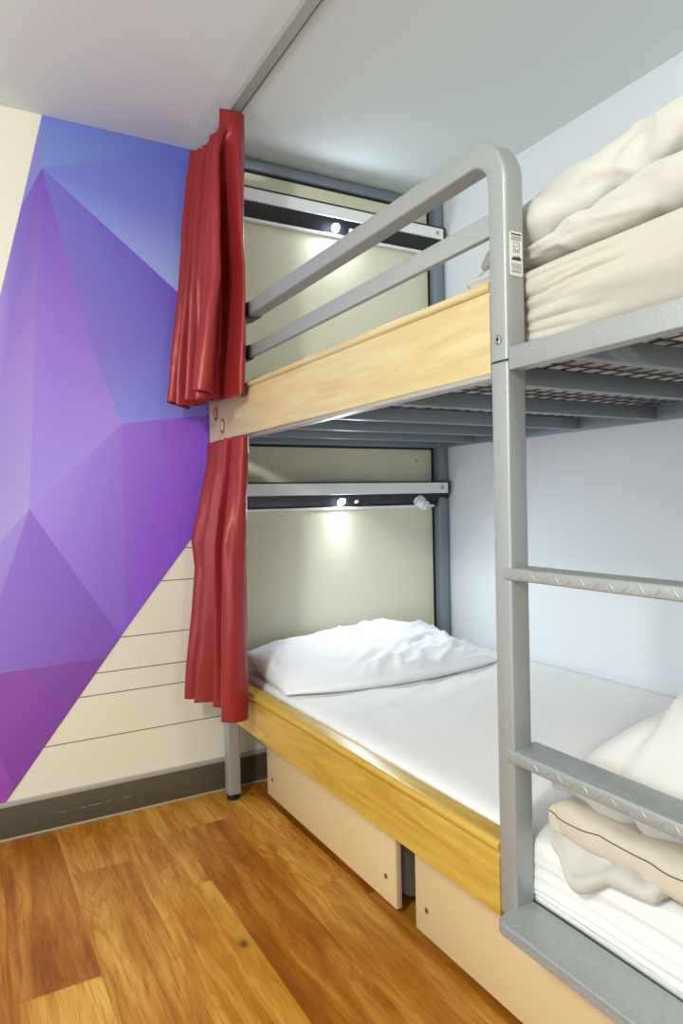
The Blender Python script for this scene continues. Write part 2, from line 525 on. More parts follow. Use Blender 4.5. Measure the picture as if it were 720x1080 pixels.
part('socket', bm, M['hex'], bo) if False else part('bolt_socket', bm, M['hex'], gr)
part('middle_rail', nbox((.006, -1.615, 1.632), (.022, -.06, 1.676), .004), M['metal'])
for z0, z1, x0, x1, y in ((1.773, 1.821, -.003, .051, -.40), (1.630, 1.678, .003, .025, -.385)):
    part('dark_rail_band', nbox((x0, y, z0), (x1, y+.10, z1), .004), M['black'], gr)  # black box around each bar near its curtain end

# maker's sticker on the ladder-side face of the post
bm = bmesh.new()
def rrect(x0, x1, z0, z1, r, n=4):
    pts = []
    for cx, cz, a0 in ((x1-r, z1-r, 0), (x0+r, z1-r, 90), (x0+r, z0+r, 180), (x1-r, z0+r, 270)):
        for k in range(n+1):
            a = math.radians(a0+90*k/n); pts.append((cx+r*math.cos(a), cz+r*math.sin(a)))
    return pts
YS = YP-.0003
extrude_profile(bm, rrect(.010, .041, 1.545, 1.627, .004), 1, YS-.0008, YS+.0005)
st = part('label_sticker', bm, M['sticker'])
bm = bmesh.new(); y0, y1 = YS-.0014, YS-.0006
box(bm, (.013, y0, 1.6205), (.038, y1, 1.6232))
part('heading_bar', bm, M['print'], st)
bm = bmesh.new()
for i, z in enumerate((1.6165, 1.6135, 1.6105)):
    x = .0135
    while x < .036:
        w = random.uniform(.002, .005); box(bm, (x, y0, z), (min(x+w, .0375), y1, z+.0013)); x += w+.001
part('small_print', bm, M['print_soft'], st)
bm = bmesh.new()
for i, z in enumerate((1.566, 1.5625, 1.559, 1.5545, 1.5515)):
    x = .0135
    while x < .036:
        w = random.uniform(.002, .005); box(bm, (x, y0, z), (min(x+w, .0375), y1, z+.0014)); x += w+.001
part('small_print', bm, M['print_soft'], st)
bm = bmesh.new()
for (x0, x1, z0, z1) in ((.018, .033, 1.6065, 1.6073), (.018, .033, 1.5885, 1.5893), (.018, .0188, 1.5885, 1.607), (.0322, .033, 1.5885, 1.607)):
    box(bm, (x0, y0, z0), (x1, y1, z1))
for (x0, x1, z0, z1) in ((.0215, .0225, 1.591, 1.5955), (.0225, .0245, 1.591, 1.592), (.0265, .030, 1.591, 1.594), (.0205, .023, 1.598, 1.599), (.025, .030, 1.600, 1.601)):
    box(bm, (x0, y0, z0), (x1, y1, z1))
part('symbol_frame', bm, M['print_soft'], st)
bm = bmesh.new()
extrude_profile(bm, [(.0145, 1.574), (.0365, 1.574), (.0365, 1.5775), (.033, 1.582), (.031, 1.579), (.0285, 1.5835), (.026, 1.578), (.023, 1.582), (.0205, 1.5785), (.0175, 1.580), (.0145, 1.577)], 1, y0, y1)
part('emblem', bm, M['print'], st)

# head post by the curtain with its black glide
part('post', nbox((-.014, -.130, .02), (.034, -.082, 1.80), .005, 3), M['metal'])
bm = bmesh.new(); cyl(bm, (.01, -.106, .001), (.01, -.106, .014), .024, 24, bev=.003); cyl(bm, (.01, -.106, .012), (.01, -.106, .024), .017, 20)
part('foot_glide', bm, M['black'])
# foot posts and wall-side posts
part('post', nbox((.001, -2.115, .02), (sx-.001, -2.067, 1.80), .005, 3), M['metal'])
part('post', nbox((1.045, -.078, .02), (1.092, -.030, 2.485), .005, 3), M['metal_dark'])
part('post', nbox((1.045, -2.115, .02), (1.092, -2.067, 1.80), .005, 3), M['metal_dark'])

# oak side board of the top bunk: flat panel with a rounded lip along its top
def board(bm, z0, z1, lipz, lipx, thick, xh, xm, y_h, y_m, groove=.004):
    """profile in X,Z with lip; xh = outer X at the head end, xm = at the post."""
    prof = [(0, z0+.003), (.003, z0), (thick, z0), (thick, z1-.004), (thick-.004, z1)]
    r = (z1-lipz)/2
    for k in range(0, 9):
        a = math.radians(90+180*k/8)
        prof.append((-lipx+r+r*math.cos(a)*1.0, (z1+lipz)/2+r*math.sin(a)))
    prof += [(groove, lipz-.001), (groove, lipz-.005), (0, lipz-.008)]
    N = 12
    rings = []
    for i in range(N+1):
        t = i/N; xo = xh+(xm-xh)*t; y = y_h+(y_m-y_h)*t
        rings.append([bm.verts.new((xo+p[0], y, p[1])) for p in prof])
    n = len(prof)
    for a, b in zip(rings, rings[1:]):
        for i in range(n): bm.faces.new((a[i], a[(i+1) % n], b[(i+1) % n], b[i]))
    bm.faces.new(rings[0]); bm.faces.new(list(reversed(rings[-1])))
bm = bmesh.new(); board(bm, 1.369, 1.547, 1.527, .004, .022, -.016, .001, -.02, YP+sx-.001)
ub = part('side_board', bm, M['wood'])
part('bottom_strip', nbox((-.002, -1.612, 1.360), (.03, -.135, 1.3685), .001), M['metal_plain'])
part('end_cap', nbox((-.018, -.020, 1.362), (.012, -.012, 1.545), .002), M['metal_plain'])
for (y, z, g, rot) in ((-.085, 1.474, '1', .22), (-.155, 1.420, '0', 0)):
    x = -.0155
    bm = bmesh.new()
    for rad, xx in ((.026, x),):
        pts = [(y+.024*math.cos(a*math.pi/14), z+.028*math.sin(a*math.pi/14)) for a in range(28)]
        extrude_profile(bm, pts, 0, xx-.001, xx+.003)
    o = part('number_sticker', bm, M['red_sticker'])
    cu = bpy.data.curves.new('digit', 'FONT'); cu.body = g; cu.size = .045; cu.extrude = .0006; cu.align_x = 'CENTER'; cu.align_y = 'CENTER'
    cu.offset = .0012
    tmp = bpy.data.objects.new('digit_curve', cu); COL.objects.link(tmp)
    dm = bpy.data.meshes.new_from_object(tmp.evaluated_get(bpy.context.evaluated_depsgraph_get()))
    bpy.data.objects.remove(tmp); dm.name = 'digit'
    dm.materials.clear(); dm.materials.append(M['pink'])
    from mathutils import Euler
    dm.transform(Matrix.Translation(V((x-.0018, y, z))-V(bed['_o'])) @ Euler((math.pi/2, rot, -math.pi/2)).to_matrix().to_4x4())
    to = bpy.data.objects.new('digit', dm); COL.objects.link(to); to.parent = o

# steel side rail in the ladder opening, rails on the wall side and at the ends, cross bars and wire mesh
part('side_rail', nbox((.002, -2.068, 1.369), (.034, YP, 1.412), .003), M['metal'])
part('side_rail', nbox((.024, YP+.02, 1.372), (.034, -.13, 1.412), .003), M['metal_dark'])
part('side_rail', nbox((1.05, -2.07, 1.366), (1.085, -.07, 1.412), .003), M['metal_dark'])
part('end_rail', nbox((.034, -.072, 1.366), (1.05, -.036, 1.412), .003), M['metal_dark'])
part('end_rail', nbox((.034, -2.11, 1.366), (1.05, -2.075, 1.412), .003), M['metal_dark'])
for y in (-1.80, -1.54, -1.20, -.89, -.60, -.32):
    cb = part('cross_bar', nbox((.034, y, 1.369), (1.05, y+.028, 1.409), .003), M['metal_dark'])
for y in (-1.80, -1.54, -1.20, -.89, -.60):
    for x in (.30, .62, .94):
        bm = bmesh.new(); cyl(bm, (x, y-.003, 1.406), (x, y+.001, 1.406), .0035, 8)
        part('weld_tab', bm, M['chrome'])
bm = bmesh.new()
y = -2.06
while y < -.04:
    box(bm, (.034, y-.002, 1.4135), (1.05, y+.002, 1.4165)); y += .05
x = .07
while x < 1.05:
    box(bm, (x-.002, -2.075, 1.4105), (x+.002, -.04, 1.4135)); x += .052
part('wire_mesh', bm, M['wire'], smooth=False)

# ladder: two treads and the wide bottom step, with raised tear-drop studs
def studs(bm, x, face, y0, y1, c, step, size=(.014, .0026, .0012)):
    k = 0; y = y0
    while y > y1:
        ang = math.radians(45 if k % 2 else -45)
        r = bmesh.ops.create_uvsphere(bm, u_segments=8, v_segments=6, radius=1)
        for v in r['verts']:
            a, b, d = v.co.x*size[0], v.co.y*size[1], v.co.z*size[2]
            u, w = a*math.cos(ang)-b*math.sin(ang), a*math.sin(ang)+b*math.cos(ang)
            v.co = V((x+d, y+u, c+w)) if face == 'x' else V((c+w, y+u, x+d))
        k += 1; y -= step
def tread(z0, z1, xb):
    bm = nbox((-.004, -2.075, z0), (xb, YP+.018, z1), .004, 3)
    studs(bm, -.004, 'x', YP-.03, -2.06, (z0+z1)/2, .028, (.0095, .0024, .0011))
    for k, xx in enumerate((.016, .044)):
        studs(bm, z1, 'z', YP-.03-.016*k, -2.06, xx, .045, (.011, .0026, .0008))
    part('rung', bm, M['metal'])
tread(.980, 1.0025, .058)
tread(.636, .661, .072)
bm = bmesh.new()
pts = [(.047, YP+.006), (.047, -2.11), (-.056, -2.11), (-.056, YP-.020), (-.052, YP-.009), (-.044, YP-.001), (-.03, YP+.005), (-.012, YP+.006)]
extrude_profile(bm, pts, 2, .338, .364)
bmesh.ops.bevel(bm, geom=[e for e in bm.edges if abs(e.verts[0].co.z-e.verts[1].co.z) < 1e-6], offset=.005, segments=3, affect='EDGES')
for k, xx in enumerate((-.036, -.008, .022)):
    studs(bm, .364, 'z', YP-.04-.02*(k % 2), -2.08, xx, .05, (.010, .0024, .0009))
part('step', bm, M['metal'])

# lower bunk: oak side board, base
bm = bmesh.new(); board(bm, .322, .470, .446, .004, .05, -.014, .001, -.16, YP+sx-.001)
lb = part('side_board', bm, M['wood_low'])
part('clear_tab', nbox((-.0165, -.29, .36), (-.013, -.20, .425), .001), M['clear'], lb)
part('side_rail', nbox((.012, -2.068, .296), (.05, YP, .328), .003), M['metal_dark'])
part('bed_base', nbox((.06, -2.07, .322), (1.05, -.07, .346), .003), M['metal_dark'])
part('end_rail', nbox((.034, -.075, .33), (1.05, -.037, .372), .003), M['metal_dark'])
part('centre_leg', nbox((.19, -1.135, .02), (.23, -1.075, .35), .003), M['metal_dark'])

# headboards in their blue-grey frame
part('top_frame', nbox((.0, -.055, 2.452), (1.045, -.015, 2.492), .004), M['metal_dark'])
hb = part('headboard_panel', nbox((.045, -.034, 1.415), (1.034, -.018, 2.449), .002), M['panel'])
hb2 = part('headboard_panel', nbox((.045, -.034, .30), (1.034, -.018, 1.362), .002), M['panel'])
part('panel_edge', nbox((1.034, -.031, .30), (1.046, -.02, 2.449)), M['black'])
part('panel_edge', nbox((.04, -.037, 1.357), (1.04, -.033, 1.366)), M['black'])
part('panel_edge', nbox((.04, -.037, 2.444), (1.04, -.033, 2.454)), M['black'])
bm = bmesh.new(); cyl(bm, (.948, -.0375, 1.307), (.948, -.033, 1.307), .007, 14, bev=.001)
part('panel_screw', bm, M['chrome'], hb2)

# ------------------------------------------------------------------ reading light bars on the headboards
def light_bar(zt, label, power, spill):
    t = thing('reading_light', label, 'reading light', (.57, -.036, zt-.115), 'reading light bars on the headboards')
    x0, x1 = .045, 1.088
    yb = -.0365
    # extruded body
    def prof(y_out, lo, hi): pass
    bm = bmesh.new()
    extrude_profile(bm, [(yb, zt-.006), (yb, zt-.108), (yb-.014, zt-.108), (yb-.054, zt-.058), (yb-.054, zt-.006)], 0, x0, x1-.006)
    link('housing', bm, M['black'], t)
    bm = bmesh.new()
    extrude_profile(bm, [(yb-.052, zt-.004), (yb-.0605, zt-.006), (yb-.0605, zt-.052), (yb-.052, zt-.054)], 0, x0, x1-.008)
    link('front_strip', bm, M['white_plastic'], t)
    link('top_edge', nbox((x0, yb-.064, zt-.005), (x1, yb, zt), .001), M['black'], t)
    bm = bmesh.new()
    extrude_profile(bm, [(yb, zt-.106), (yb, zt-.116), (yb-.022, zt-.116), (yb-.024, zt-.106), (yb-.014, zt-.104)], 0, x0, x1-.06)
    link('lower_lip', bm, M['white_plastic'], t)
    bm = bmesh.new()
    extrude_profile(bm, [(yb, zt), (yb, zt-.108), (yb-.020, zt-.108), (yb-.058, zt-.062), (yb-.064, zt-.045), (yb-.064, zt)], 0, x1-.008, x1)
    link('end_cap', bm, M['black'], t)
    # LED and charge lamps set in the sloping face
    n = V((0, -.050, -.040)).normalized()
    def on_face(x, s=.5): return V((x, yb-.014-.040*(1-s), zt-.108+.050*(1-s)))
    for nm, x, r, m in (('led_lamp', .533, .016, 'led'), ('indicator_light', .606, .007, 'led_orange')):
        p = on_face(x); bm = bmesh.new()
        cyl(bm, p-n*.002, p+n*.003, r, 20, bev=.001)
        link(nm, bm, M[m], t)
    bm = bmesh.new()
    p = on_face(.533); cyl(bm, p-n*.002, p+n*.0015, .020, 24)
    link('lamp_ring', bm, M['white_plastic'], t)
    bm = bmesh.new()
    for i in range(5):
        p = on_face(.64+i*.011, .35+.3*(i % 2)); cyl(bm, p-n*.002, p+n*.001, .0028, 8)
    link('speaker_holes', bm, M['wire'], t)
    bm = bmesh.new(); box(bm, (x1-.05, yb-.0612, zt-.036), (x1-.032, yb-.060, zt-.02), .0004)
    link('badge', bm, M['metal_plain'], t)
    # light thrown by the LED
    for kind, e in (('SPOT', power), ('POINT', spill)):
        L = bpy.data.lights.new('led_light', kind)
        if kind == 'SPOT': L.spot_size = math.radians(155); L.spot_blend = 1.0
        L.energy = e; L.color = (.78, .89, 1); L.shadow_soft_size = .014
        lo = bpy.data.objects.new('led_light', L); COL.objects.link(lo)
        lo.location = on_face(.533, .7)+n*.014
        lo.rotation_euler = n.to_track_quat('-Z', 'Y').to_euler()
    return t, on_face, n
light_bar(2.362, 'white and black reading light bar on the upper bunk headboard', 2.2, 1.9)
lt, on_face, n = light_bar(1.211, 'white and black reading light bar above the lower bunk pillow', 12, .7)
ad = thing('plug_adapter', 'white round plug adapter at the right end of the lower light bar', 'plug', on_face(.932))
p = on_face(.932); ax = (n+V((.35, -.5, -.1))).normalized()
bm = bmesh.new(); cyl(bm, p-n*.004, p+n*.02, .026, 28, bev=.002); link('base', bm, M['white_plastic'], ad)
bm = bmesh.new(); cyl(bm, p+n*.018, p+n*.018+ax*.034, .023, 28, r2=.021, bev=.002); link('body', bm, M['white_plastic'], ad)
q = p+n*.018+ax*.03
bm = bmesh.new(); cyl(bm, q, q+ax*.016, .011, 20, bev=.002); link('nozzle', bm, M['white_plastic'], ad)
bm = bmesh.new(); cyl(bm, q+ax*.0155, q+ax*.0165, .004, 12); link('socket_hole', bm, M['print'], ad)

# ------------------------------------------------------------------ under-bed drawers
def drawer(y0, y1, label):
    t = thing('underbed_drawer', label, 'drawer', (.5, (y0+y1)/2, 0), 'cream drawers under the bunk')
    xf = .130
    link('front_panel', nbox((xf-.009, y0, .020), (xf+.009, y1, .316), .0015), M['drawer'], t)
    bm = bmesh.new()
    # tray seen from the end: rounded front corner at the bottom
    pr = [(xf+.009, .312), (xf+.009, .09)]
    for k in range(7):
        a = math.radians(180+90*k/6); pr.append((xf+.069+.06*math.cos(a), .09+.06*math.sin(a)))
    pr += [(.95, .03), (.95, .312)]
    extrude_profile(bm, pr, 1, y0+.012, y1-.012)
    link('tray', bm, M['drawer_side'], t)
    for y in (y0+.05, y1-.05):
        bm = bmesh.new(); cyl(bm, (xf-.0115, y, .09), (xf-.008, y, .09), .0075, 16, bev=.001)
        b = link('panel_screw', bm, M['chrome'], t)
        bm = bmesh.new(); cyl(bm, (xf-.012, y, .09), (xf-.011, y, .09), .0035, 6); link('screw_socket', bm, M['hex'], b)
    for y in (y0+.1, y1-.1):
        for x in (.24, .85):
            bm = bmesh.new(); cyl(bm, (x-.01, y, .0185), (x+.01, y, .0185), .018, 18)
            link('caster', bm, M['black'], t)
drawer(-1.063, -.180, 'cream flat-fronted drawer under the bunk nearest the skirting and curtain')
drawer(-2.06, -1.153, 'cream flat-fronted drawer under the bunk below the ladder step')

# ------------------------------------------------------------------ mattresses
def grooves(p, y0, lines):
    """sharp tension folds that run along the mattress side and fade out from y0."""
    d = 0
    for z0, sl, ln, dep, w in lines:
        u = (y0-p.y)
        if u < -.02: continue
        f = (1-sstep(ln*.35, ln, u))
        c = z0+sl*u+.002*math.sin(u*23+z0*90)
        d -= dep*f*math.exp(-((p.z-c)/w)**2)
        d += dep*.5*f*math.exp(-((p.z-c-2.2*w)/(w*1.4))**2)
    return d
def mat_low(p, n):
    top = sstep(.44, .48, p.z)
    d = .004*nz(p, (3, 3, 3), 2.)*top
    side = 1-top
    d += side*(.004*crease(p, (2, 1.2, 24), 3.1)+.003*ridged(p, (2, 1.4, 14), 5.1)+.002*nz(p, (8, 6, 30), 5))
    if p.x < .3: d += side*grooves(p, -1.60, ((.374, .0, .6, .0025, .003), (.386, .01, .55, .0035, .003), (.404, .03, .5, .002, .004), (.425, .05, .4, .002, .005)))
    d += top*(.007*crease((p.x, p.y-.4*p.x, p.z), (3, 9, 3), 8.)*sstep(-1.2, -.7, p.y)+.002*ridged(p, (6, 3, 3), 4.))
    return p+n*d
bm = rounded_grid_box((.052, -2.06, .348), (1.096, -.082, .485), .022, (.03, .018, .0035), mat_low)
lm = link('mattress', bm, [M['sheet'], M['mattress_side']], origin=(.57, -1.07, .348))
lm.data.polygons.foreach_set('material_index', [0 for pp in lm.data.polygons])
tag(lm, 'white sheeted mattress on the lower bunk', 'mattress')
def mat_up(p, n):
    side = 1-sstep(1.54, 1.575, p.z)
    k = sstep(-1.95, -1.66, p.y)
    zz = 1.50+(p.z-1.50)*(1+.9*(1-k))
    d = side*(.003*ridged(p, (2, 1.3, 9), 1.3)-.011*k*crease((p.x, p.y, p.z-.12*(p.y+1.66)), (1, 1.5, 17), 1.3)-.008*k*crease((p.x, p.y, p.z+.10*(p.y+1.66)), (1, 1.9, 23), 7.3)+.004*nz(p, (8, 7, 30), 7)*k)
    if p.x < .3: d += side*grooves(p, -1.63, ((1.540, .03, .40, .004, .0040), (1.512, .035, .30, .0055, .0032), (1.488, .012, .22, .003, .0040), (1.462, .0, .24, .004, .0040), (1.446, -.06, .16, .005, .005)))
    for yb in (-.72, -.30):
        d += .022*math.exp(-((p.y-yb)/.035)**2)*(1 if p.x < .2 and p.z > 1.52 else 0)
    q = p+n*d
    t = sstep(-1.6, -1.9, p.y)
    if p.x < .2 and p.z < 1.5: q.x += .03*t*(1-sstep(1.42, 1.5, p.z))
    return q
bm = rounded_grid_box((.056, -2.06, 1.418), (1.096, -.082, 1.572), .03, (.03, .016, .0035), mat_up)
um = link('mattress', bm, [M['mattress_side'], M['sheet']], origin=(.57, -1.07, 1.418))
um.data.polygons.foreach_set('material_index', [1 if pp.center.z < .0015 else 0 for pp in um.data.polygons])
tag(um, 'cream sheeted mattress on the upper bunk', 'mattress')

# ------------------------------------------------------------------ pillow
bm = bmesh.new()
NU, NV = 90, 56
def pil(u, v, s):
    # u,v in -1..1 ; s = +1 top, -1 bottom
    e = max(0, (1-abs(u)**3.0))**.55*max(0, (1-abs(v)**2.6))**.55
    pin = 1-.05*(1-abs(u)**2)*abs(v)**4
    x = .498+.455*u*(1-.04*(1-v*v)*abs(u)**3)
    yf = -.635+.10*max(0, -u)**2.2+.07*max(0, u)**2
    yb_ = -.088-.02*abs(u)**3
    y = yf+(yb_-yf)*(v+1)/2
    lean = sstep(-.2, 1.0, v)
    z = .494+.050*lean
    th = .105*e
    if s > 0: z += th*(.86)
    else: z -= th*.0+.055*lean*e*.8
    p = V((x, y, z))
    if s > 0:
        a_, b_ = p.x*.86+p.y*.5, -p.x*.5+p.y*.86
        w = .006*ridged(p, (4, 5, 2), 4.2)+.016*crease((a_, b_, 0), (4.2, 13, 1), 1.1)*sstep(.18, .6, p.x)+.012*crease((a_, b_, 0), (7, 19, 1), 5.1)*sstep(.1, .5, p.x)-.006*sstep(.4, .1, p.x)*crease(p, (14, 12, 1), 2.2)
        p.z += w*min(1, e*1.6)
        p.y += .004*nz(p, (9, 9, 9), 2)
    return p
grid = {}
for s in (1, -1):
    for i in range(NU+1):
        for j in range(NV+1):
            rim = i in (0, NU) or j in (0, NV)
            if s == -1 and rim: grid[(s, i, j)] = grid[(1, i, j)]; continue
            grid[(s, i, j)] = bm.verts.new(pil(-1+2*i/NU, -1+2*j/NV, s))
    for i in range(NU):
        for j in range(NV):
            q = [grid[(s, i, j)], grid[(s, i+1, j)], grid[(s, i+1, j+1)], grid[(s, i, j+1)]]
            bm.faces.new(q if s > 0 else q[::-1])
pw = link('pillow', bm, M['pillow'], angle=180, origin=(.505, -.345, .49))
tag(pw, 'white crumpled pillow leaning on the lower bunk headboard', 'pillow')

# ------------------------------------------------------------------ folded duvets
def fold(lo, hi, r, seed, bend=None, amp=.012, step=.009, mat='duvet', parent=None, name='fold', fr=(3, 5, 7)):
    def fn(p, n):
        a, b = p.y*.94+p.z*.34, -p.y*.34+p.z*.94
        d = amp*ridged(p, fr, seed)*.8+amp*.6*nz(p, (4, 4, 4), seed+3)
        d += amp*.7*crease((p.x, a, b), (4, 3.5, 15), seed+9)-amp*1.2*crease((p.x, a, b), (6, 9, 12), seed+19)
        d += amp*.3*nz(p, (22, 18, 26), seed+4)-amp*.9*crease((p.x, p.y*.97+p.z*.2, p.z-.15*p.y), (3, 4, 26), seed+29)*sstep(-.2, .4, nz(p, (2, 3, 2), seed))
        q = p+n*d
        return bend(q) if bend else q
    bm = rounded_grid_box(lo, hi, r, step, fn)
    return link(name, bm, M[mat], parent, angle=180)

def pw_lin(x, pts):
    if x <= pts[0][0]: return pts[0][1]
    for (a, b), (c, d) in zip(pts, pts[1:]):
        if x <= c: return b+(d-b)*(x-a)/(c-a)
    return pts[-1][1]
CREASE = [(-2.05, .095), (-1.974, .090), (-1.84, .076), (-1.755, .067), (-1.663, .042), (-1.55, .036), (-1.30, .03)]
TOPS = [(-2.05, .208), (-1.91, .198), (-1.76, .185), (-1.62, .170), (-1.55, .115), (-1.48, .07), (-1.38, .04)]
ud = thing('folded_duvet', 'cream duvet folded in a heap on the upper bunk behind the ladder post', 'duvet', (.5, -1.75, 1.58), 'folded duvets on the bunks')
def b1(q):
    q.z = 1.580+(q.z-1.580)*pw_lin(q.y, CREASE)/.10
    if q.x < .3: q.x += .035*sstep(-1.62, -1.40, q.y)
    return q
def b2(q):
    c, t = pw_lin(q.y, CREASE)-.008, pw_lin(q.y, TOPS)
    q.z = 1.580+c+(q.z-1.70)*(t-c)/.10
    if q.x < .35:
        q.x += .05*sstep(1.64, 1.76, q.z)+.04*sstep(-1.62, -1.45, q.y)
    return q
fold((.062, -2.05, 1.580), (.92, -1.42, 1.680), .04, 2.2, b1, .009, parent=ud, name='lower_fold', mat='duvet')
fold((.066, -2.05, 1.700), (.86, -1.44, 1.800), (.07, .07, .048), 6.4, b2, .010, parent=ud, name='upper_fold', mat='duvet')

ld = thing('folded_duvet', 'cream duvet folded at the foot of the lower bunk behind the ladder rungs', 'duvet', (.45, -1.85, .49), 'folded duvets on the bunks')
def c1(q):
    k = math.exp(-((q.y+1.775)/.05)**2)*(1-sstep(.048, .075, q.x))
    q.z -= .046*k; q.x -= .014*k
    k2 = sstep(-1.73, -1.69, q.y)*(1-sstep(.1, .2, q.x))
    q.z += .012*k2
    return q
TOPL = [(-2.05, .80), (-1.9, .765), (-1.83, .735), (-1.75, .675), (-1.69, .610), (-1.60, .575)]
def c3(q):
    q.z = .560+(q.z-.56)*(pw_lin(q.y, TOPL)-.56)/.10
    q.x += .07*sstep(.60, .76, q.z)*(1-sstep(.3, .6, q.x))
    return q
fold((.034, -1.93, .487), (.80, -1.697, .518), (.018, .018, .016), 1.7, c1, .007, parent=ld, name='lower_fold', mat='duvet')
mf = fold((.050, -2.05, .508), (.82, -1.678, .568), (.016, .03, .022), 5.1, None, .006, parent=ld, name='middle_fold', mat='duvet_fold')
from mathutils.bvhtree import BVHTree
_b = bmesh.new(); _b.from_mesh(mf.data); _t = BVHTree.FromBMesh(_b); _o = V((.45, -1.85, .49))
pts = []
for i in range(49):
    yy = -1.682-.366*i/48
    hit = _t.ray_cast(V((-1, yy, .549-.003*math.sin(i*.23)))-_o, V((1, 0, 0)))[0]
    if hit is not None: pts.append(hit+_o-V((.0004, 0, 0)))
_b.free()
bm = bmesh.new()
for a, b in zip(pts, pts[1:]): cyl(bm, a, b, .0012, 6)
link('piping', bm, M['piping'], mf)
fold((.080, -2.05, .560), (.84, -1.64, .660), (.06, .06, .045), 8.8, c3, .013, parent=ld, name='upper_fold', mat='duvet_white')

# ------------------------------------------------------------------ curtain track and curtains
tr = thing('curtain_track', 'grey metal curtain track fixed along the ceiling above the bunk edge', 'curtain rail', (-.015, -1.1, 2.476))
bm = bmesh.new()
extrude_profile(bm, [(-.036, 2.4995), (-.036, 2.476), (-.002, 2.476), (-.002, 2.484), (.002, 2.484), (.002, 2.476), (.007, 2.476), (.007, 2.4995)], 1, -2.15, -.02)
link('rail', bm, M['metal_plain'], tr, smooth=False)
link('groove', nbox((-.003, -2.15, 2.4775), (.003, -.02, 2.4835)), M['black'], tr, smooth=False)

def catmull(pts, per):
    out = []
    n = len(pts)
    for i in range(n-1):
        p0, p1, p2, p3 = pts[max(i-1, 0)], pts[i], pts[i+1], pts[min(i+2, n-1)]
        for k in range(per):
            t = k/per
            out.append(tuple(.5*((2*p1[a])+(-p0[a]+p2[a])*t+(2*p0[a]-5*p1[a]+4*p2[a]-p3[a])*t*t+(-p0[a]+3*p1[a]-3*p2[a]+p3[a])*t**3) for a in range(len(p1))))
    out.append(tuple(pts[-1])); return out

def curtain(name, keys, label, seed, round_at, NT_=90, per=12):
    """keys: list of (tz, [(x,y,dz)...]) rows from top to bottom, the same count of pleat points each."""
    full = []
    for q, (tz, r) in enumerate(keys):
        r = [tuple(p) for p in r]
        a = r[0]
        bul = (0, .006, .012, .018, .022, .022)[q]
        for i in sorted(round_at, reverse=True):       # fuller, rounder lobes
            u, v = r[i], r[i+1]
            r.insert(i+1, ((u[0]+v[0])/2-.006, (u[1]+v[1])/2-bul, (u[2]+v[2])/2))
        r = [(a[0]+.004, a[1]+.034, a[2])]+r           # side hem turned back
        full.append((tz, r))
    keys = full
    rows = [catmull(k[1], per) for k in keys]
    ts = [k[0] for k in keys]
    n = len(rows[0])
    bm = bmesh.new(); G = []
    for j in range(NT_+1):
        t = j/NT_
        i = max(0, min(len(ts)-2, next((q for q in range(len(ts)-1) if t <= ts[q+1]), len(ts)-2)))
        u = (t-ts[i])/(ts[i+1]-ts[i])
        u = u*u*(3-2*u)*.5+u*.5
        row = []
        for k in range(n):
            a, b = rows[i][k], rows[i+1][k]
            p = V([a[m]+(b[m]-a[m])*u for m in range(3)])
            s = k/(n-1)
            w = sstep(0, .12, t)
            p.x += w*(.006*nz((s*9, t*3, 0), (1, 1, 1), seed)+.003*nz((s*26, t*8, 0), (1, 1, 1), seed+4))
            p.y += w*(.006*nz((s*9, t*3, 5), (1, 1, 1), seed+2))
            row.append(bm.verts.new(p))
        G.append(row)
    for j in range(NT_):
        for k in range(n-1):
            bm.faces.new((G[j][k], G[j][k+1], G[j+1][k+1], G[j+1][k]))
    o = link(name, bm, M['curtain'], angle=60, origin=(keys[0][1][3][0], keys[0][1][3][1], keys[-1][1][3][2]))
    so = o.modifiers.new('cloth_thickness', 'SOLIDIFY'); so.thickness = .002; so.use_even_offset = False; so.offset = 0
    return tag(o, label, 'curtain', 'red curtains at the head of the bunk')

